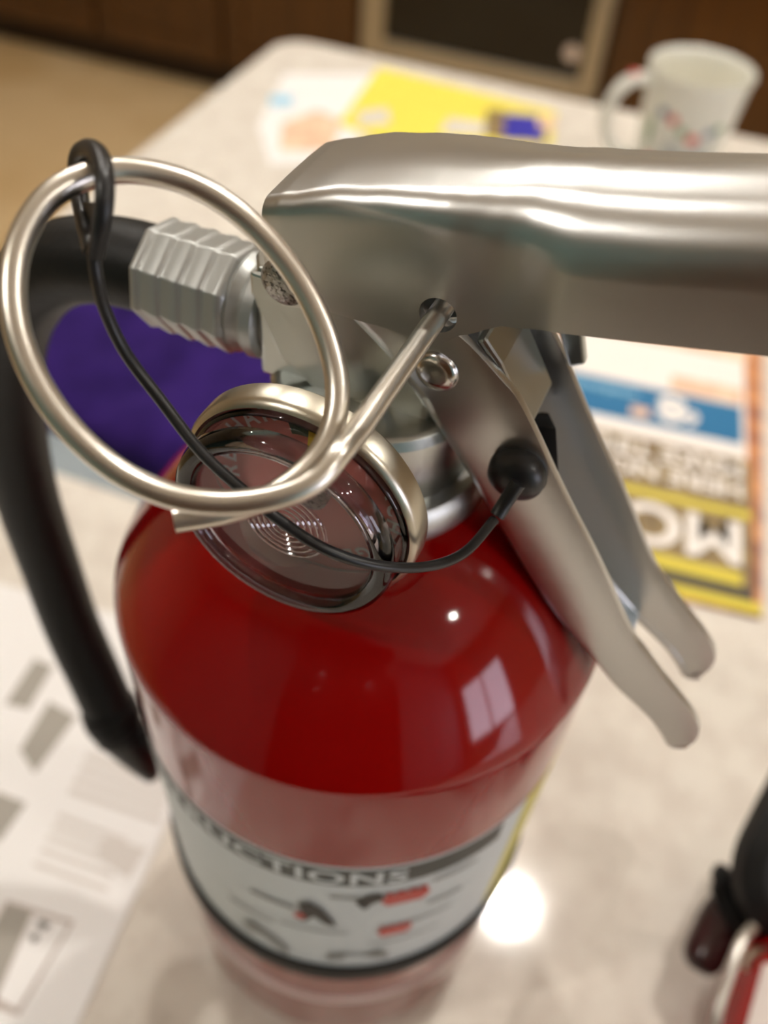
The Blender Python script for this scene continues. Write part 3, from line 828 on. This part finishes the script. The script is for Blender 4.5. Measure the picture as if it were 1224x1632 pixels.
# folded purple fleece
def cloth(name, cx, cy, lx, ly, hz, rz, mat, seed):
    n = 44; v, f = [], []
    def hgt(i, j):
        x, y = i / n * 2 - 1, j / n * 2 - 1
        e = max(0, 1 - abs(x) ** 6) ** .45 * max(0, 1 - abs(y) ** 6) ** .45
        nz = mnoise.noise(Vector((x * 1.6 + seed, y * 1.4, seed))) + .5 * mnoise.noise(Vector((x * 4, y * 3 + seed, 2)))
        fold = .12 * math.sin(5 * x + 3 * y + 2 * nz)
        return hz * e * (.8 + .28 * nz + fold)
    for j in range(n + 1):
        for i in range(n + 1):
            x, y = i / n * 2 - 1, j / n * 2 - 1
            wob = .06 * mnoise.noise(Vector((x * 2, y * 2, seed + 5)))
            v.append((x * lx / 2 * (1 + wob), y * ly / 2 * (1 + wob), .0006 + max(0, hgt(i, j))))
    for j in range(n):
        for i in range(n):
            f.append((j * (n + 1) + i, j * (n + 1) + i + 1, (j + 1) * (n + 1) + i + 1, (j + 1) * (n + 1) + i))
    o = obj(name, xf((v, f), Matrix.Translation((cx, cy, 0)) @ Matrix.Rotation(rz, 4, 'Z')), M[mat], None, 180)
    m = o.modifiers.new('solid', 'SOLIDIFY'); m.thickness = .0006; m.offset = -1
    return o
pf = cloth('fleece_blanket', -.148, .322, .27, .185, .028, math.radians(-25), 'purple', 3.0)
tag(pf, 'folded purple fleece behind the black hose', 'blanket')
gl = sheet('grey_layer', [(-.262, .262), (-.205, .216), (-.125, .192), (-.02, .20), (-.02, .26), (-.24, .28)], .0001, .0005, 'greyblue')  # flat grey-blue layer along the near edge of the fleece
tag(gl, 'thin grey blue folder under the purple fleece', 'layer')

# mug
mr = ground(1120, 108, .095)
mug = empty('mug', (mr.x, mr.y, 0.0002), 0, 'white porcelain mug with flower print at the far right of the worktop', 'mug')
mp = [(0, 0), (.030, 0), (.0325, .002), (.0335, .008), (.0365, .045), (.0415, .090), (.0428, .0945), (.0420, .096), (.0400, .0945), (.0385, .088), (.0335, .045), (.0300, .010), (.0270, .006), (0, .006)]
obj('cup', lathe(mp, 64), M['porcelain'], mug, 60)
obj('drink', lathe([(0, .0655), (.0352, .0655), (.0354, .0662), (0, .0664)], 48), M['milk_tea'], mug, 60)
hdir = Vector((-.985, -.17, 0))
hpts = [(.034, .082), (.050, .086), (.064, .078), (.070, .060), (.066, .041), (.054, .027), (.0345, .021)]
obj('handle', tube(catmull([hdir * a + Vector((0, 0, b)) for a, b in hpts], 6), .0062, 16, .8), M['porcelain'], mug, 60)
def mug_r(z): 
    for (a, za), (b, zb) in zip(mp[3:6][:-1], mp[4:6]):
        if za <= z <= zb: return a + (b - a) * (z - za) / (zb - za)
    return .0335
def decor(name, ang, z, ra, rz, mat):
    v = []
    for k in range(14):
        t = 2 * math.pi * k / 14; zz = z + rz * math.sin(t); r = mug_r(zz) + .0004; a = math.radians(ang) + ra * math.cos(t) / r
        v.append((r * math.cos(a), r * math.sin(a), zz))
    v.append((0, 0, 0)); c = Vector((0, 0, 0))
    r = mug_r(z) + .0006; v[-1] = (r * math.cos(math.radians(ang)), r * math.sin(math.radians(ang)), z)
    obj(name, (v, [(k, (k + 1) % 14, 14) for k in range(14)]), M[mat], mug)
for name, ang, z, ra, rz, mat in [('flower_print', -121, .066, .0042, .0045, 'pr_red'), ('leaf_print', -107, .058, .004, .004, 'pr_green'), ('flower_print', -92, .053, .0055, .0045, 'pr_red'),
                                  ('flower_print', -135, .069, .004, .004, 'pr_blue'), ('leaf_print', -74, .059, .005, .004, 'pr_blue'), ('leaf_print', -63, .062, .004, .004, 'pr_green'),
                                  ('heart_print', -113, .038, .010, .011, 'pr_grey'), ('heart_print', -78, .038, .010, .012, 'pr_grey'), ('flower_print', -142, .028, .004, .005, 'pr_red'),
                                  ('leaf_print', -150, .05, .003, .012, 'pr_green')]:
    decor(name, ang, z, ra, rz, mat)
q = hdir * .0555 + Vector((0, 0, .0905))
obj('handle_flower', xf(lathe([(0, .001), (.004, .0006), (.0045, 0), (0, -.002)], 16), Matrix.Translation(q)), M['pr_red'], mug, 60)

# second extinguisher, lying on its side at the lower right
R2 = .036
SO = Vector((.186, -.012, R2 + .0004))
SE = empty('fire_extinguisher', (SO.x, SO.y, 0), 0, 'small red fire extinguisher with black handle lying at the lower right edge', 'fire extinguisher')
h2 = math.atan2(-.89, -.45)
MX = Matrix.Translation((0, 0, SO.z)) @ Matrix.Rotation(h2, 4, 'Z') @ Matrix.Rotation(math.radians(90), 4, 'Y')
# after the turn, lathe angle 180 deg is the top and 270 deg the viewer's left side
def s2(data): return xf(data, MX)
inv2 = Matrix.Translation(-Vector((SO.x, SO.y, 0)))
b2 = obj('cylinder_body', s2(lathe([(0, .002), (.013, .002), (.013, .010), (.020, .014), (.029, .021), (.0345, .030), (R2, .040), (R2, .195), (.034, .203), (.025, .207), (0, .205)], 96)), M['red'], SE, 50)
def patch2(a0, a1, x0, x1, off, mat, name, parent):
    n = 24; v, f = [], []
    for i in range(n + 1):
        a = math.radians(a0 + (a1 - a0) * i / n)
        for r, x in ((R2 + off, x0), (R2 + off, x1), (R2, x1), (R2, x0)): v.append((r * math.cos(a), r * math.sin(a), x))
    for i in range(n):
        for k in range(4): f.append((i * 4 + k, i * 4 + (k + 1) % 4, i * 4 + 4 + (k + 1) % 4, i * 4 + 4 + k))
    f += [(0, 1, 2, 3), (n * 4, n * 4 + 3, n * 4 + 2, n * 4 + 1)]
    return obj(name, s2((v, f)), M[mat], parent, 30)
lb2 = patch2(95, 236, .038, .18, .0003, 'labelline', 'label', SE)
for k in range(5):
    patch2(100, 222 - 9 * (k % 2), .046 + k * .007, .048 + k * .007, .0004, 'labelgrey', 'caption_print', lb2)
v2 = obj('valve_body', s2(lathe([(0, -.022), (.010, -.022), (.0115, -.020), (.0115, -.004), (.0145, -.003), (.0145, .004), (0, .004)], 32)), M['plastic'], SE, 40)
def w2(px, py, z): return inv2 @ ground(px, py, z)
lv2 = obj('operating_lever', tube(catmull([w2(1262, 1470, .046), w2(1222, 1430, .054), w2(1215, 1380, .060), w2(1250, 1310, .066), w2(1300, 1220, .072)], 5), [.011 + .0002 * k for k in range(21)], 8, .7), M['strap'], SE, 40)
bevel(lv2, .002)
ch2 = obj('carry_handle', tube(catmull([w2(1262, 1500, .036), w2(1205, 1470, .038), w2(1165, 1430, .042), w2(1150, 1398, .045), w2(1138, 1388, .046)], 4), [.012, .0118, .0116, .0112, .0106, .010, .0094, .0088, .0082, .0076, .007, .0064, .0058, .005, .0044, .0036, .0028], 8, .6), M['strap'], SE, 40)
hn2 = obj('nozzle', tube(catmull([w2(1170, 1440, .036), w2(1148, 1464, .034), w2(1126, 1512, .030), w2(1112, 1548, .027)], 5), [.0062, .0066, .0070, .0072, .0073, .0074, .0075, .0075, .0075, .0075, .0075, .0074, .0072, .0067, .0056, .0035], 24), M['nozzle2'], SE, 50)
pn2 = obj('pull_pin', tube(catmull([w2(1200, 1478, .062), w2(1183, 1500, .064), w2(1165, 1545, .063), w2(1148, 1595, .060), w2(1138, 1640, .056), w2(1134, 1690, .05)], 6), .0019, 14), M['stainless'], SE, 50)
obj('gauge_rim', xf(lathe([(.004, -.002), (.0075, -.002), (.008, 0), (.0075, .002), (.004, .002)], 32, True), Matrix.Translation(w2(1222, 1545, .050)) @ Matrix.Rotation(.7, 4, 'X')), M['bezel'], SE, 50)
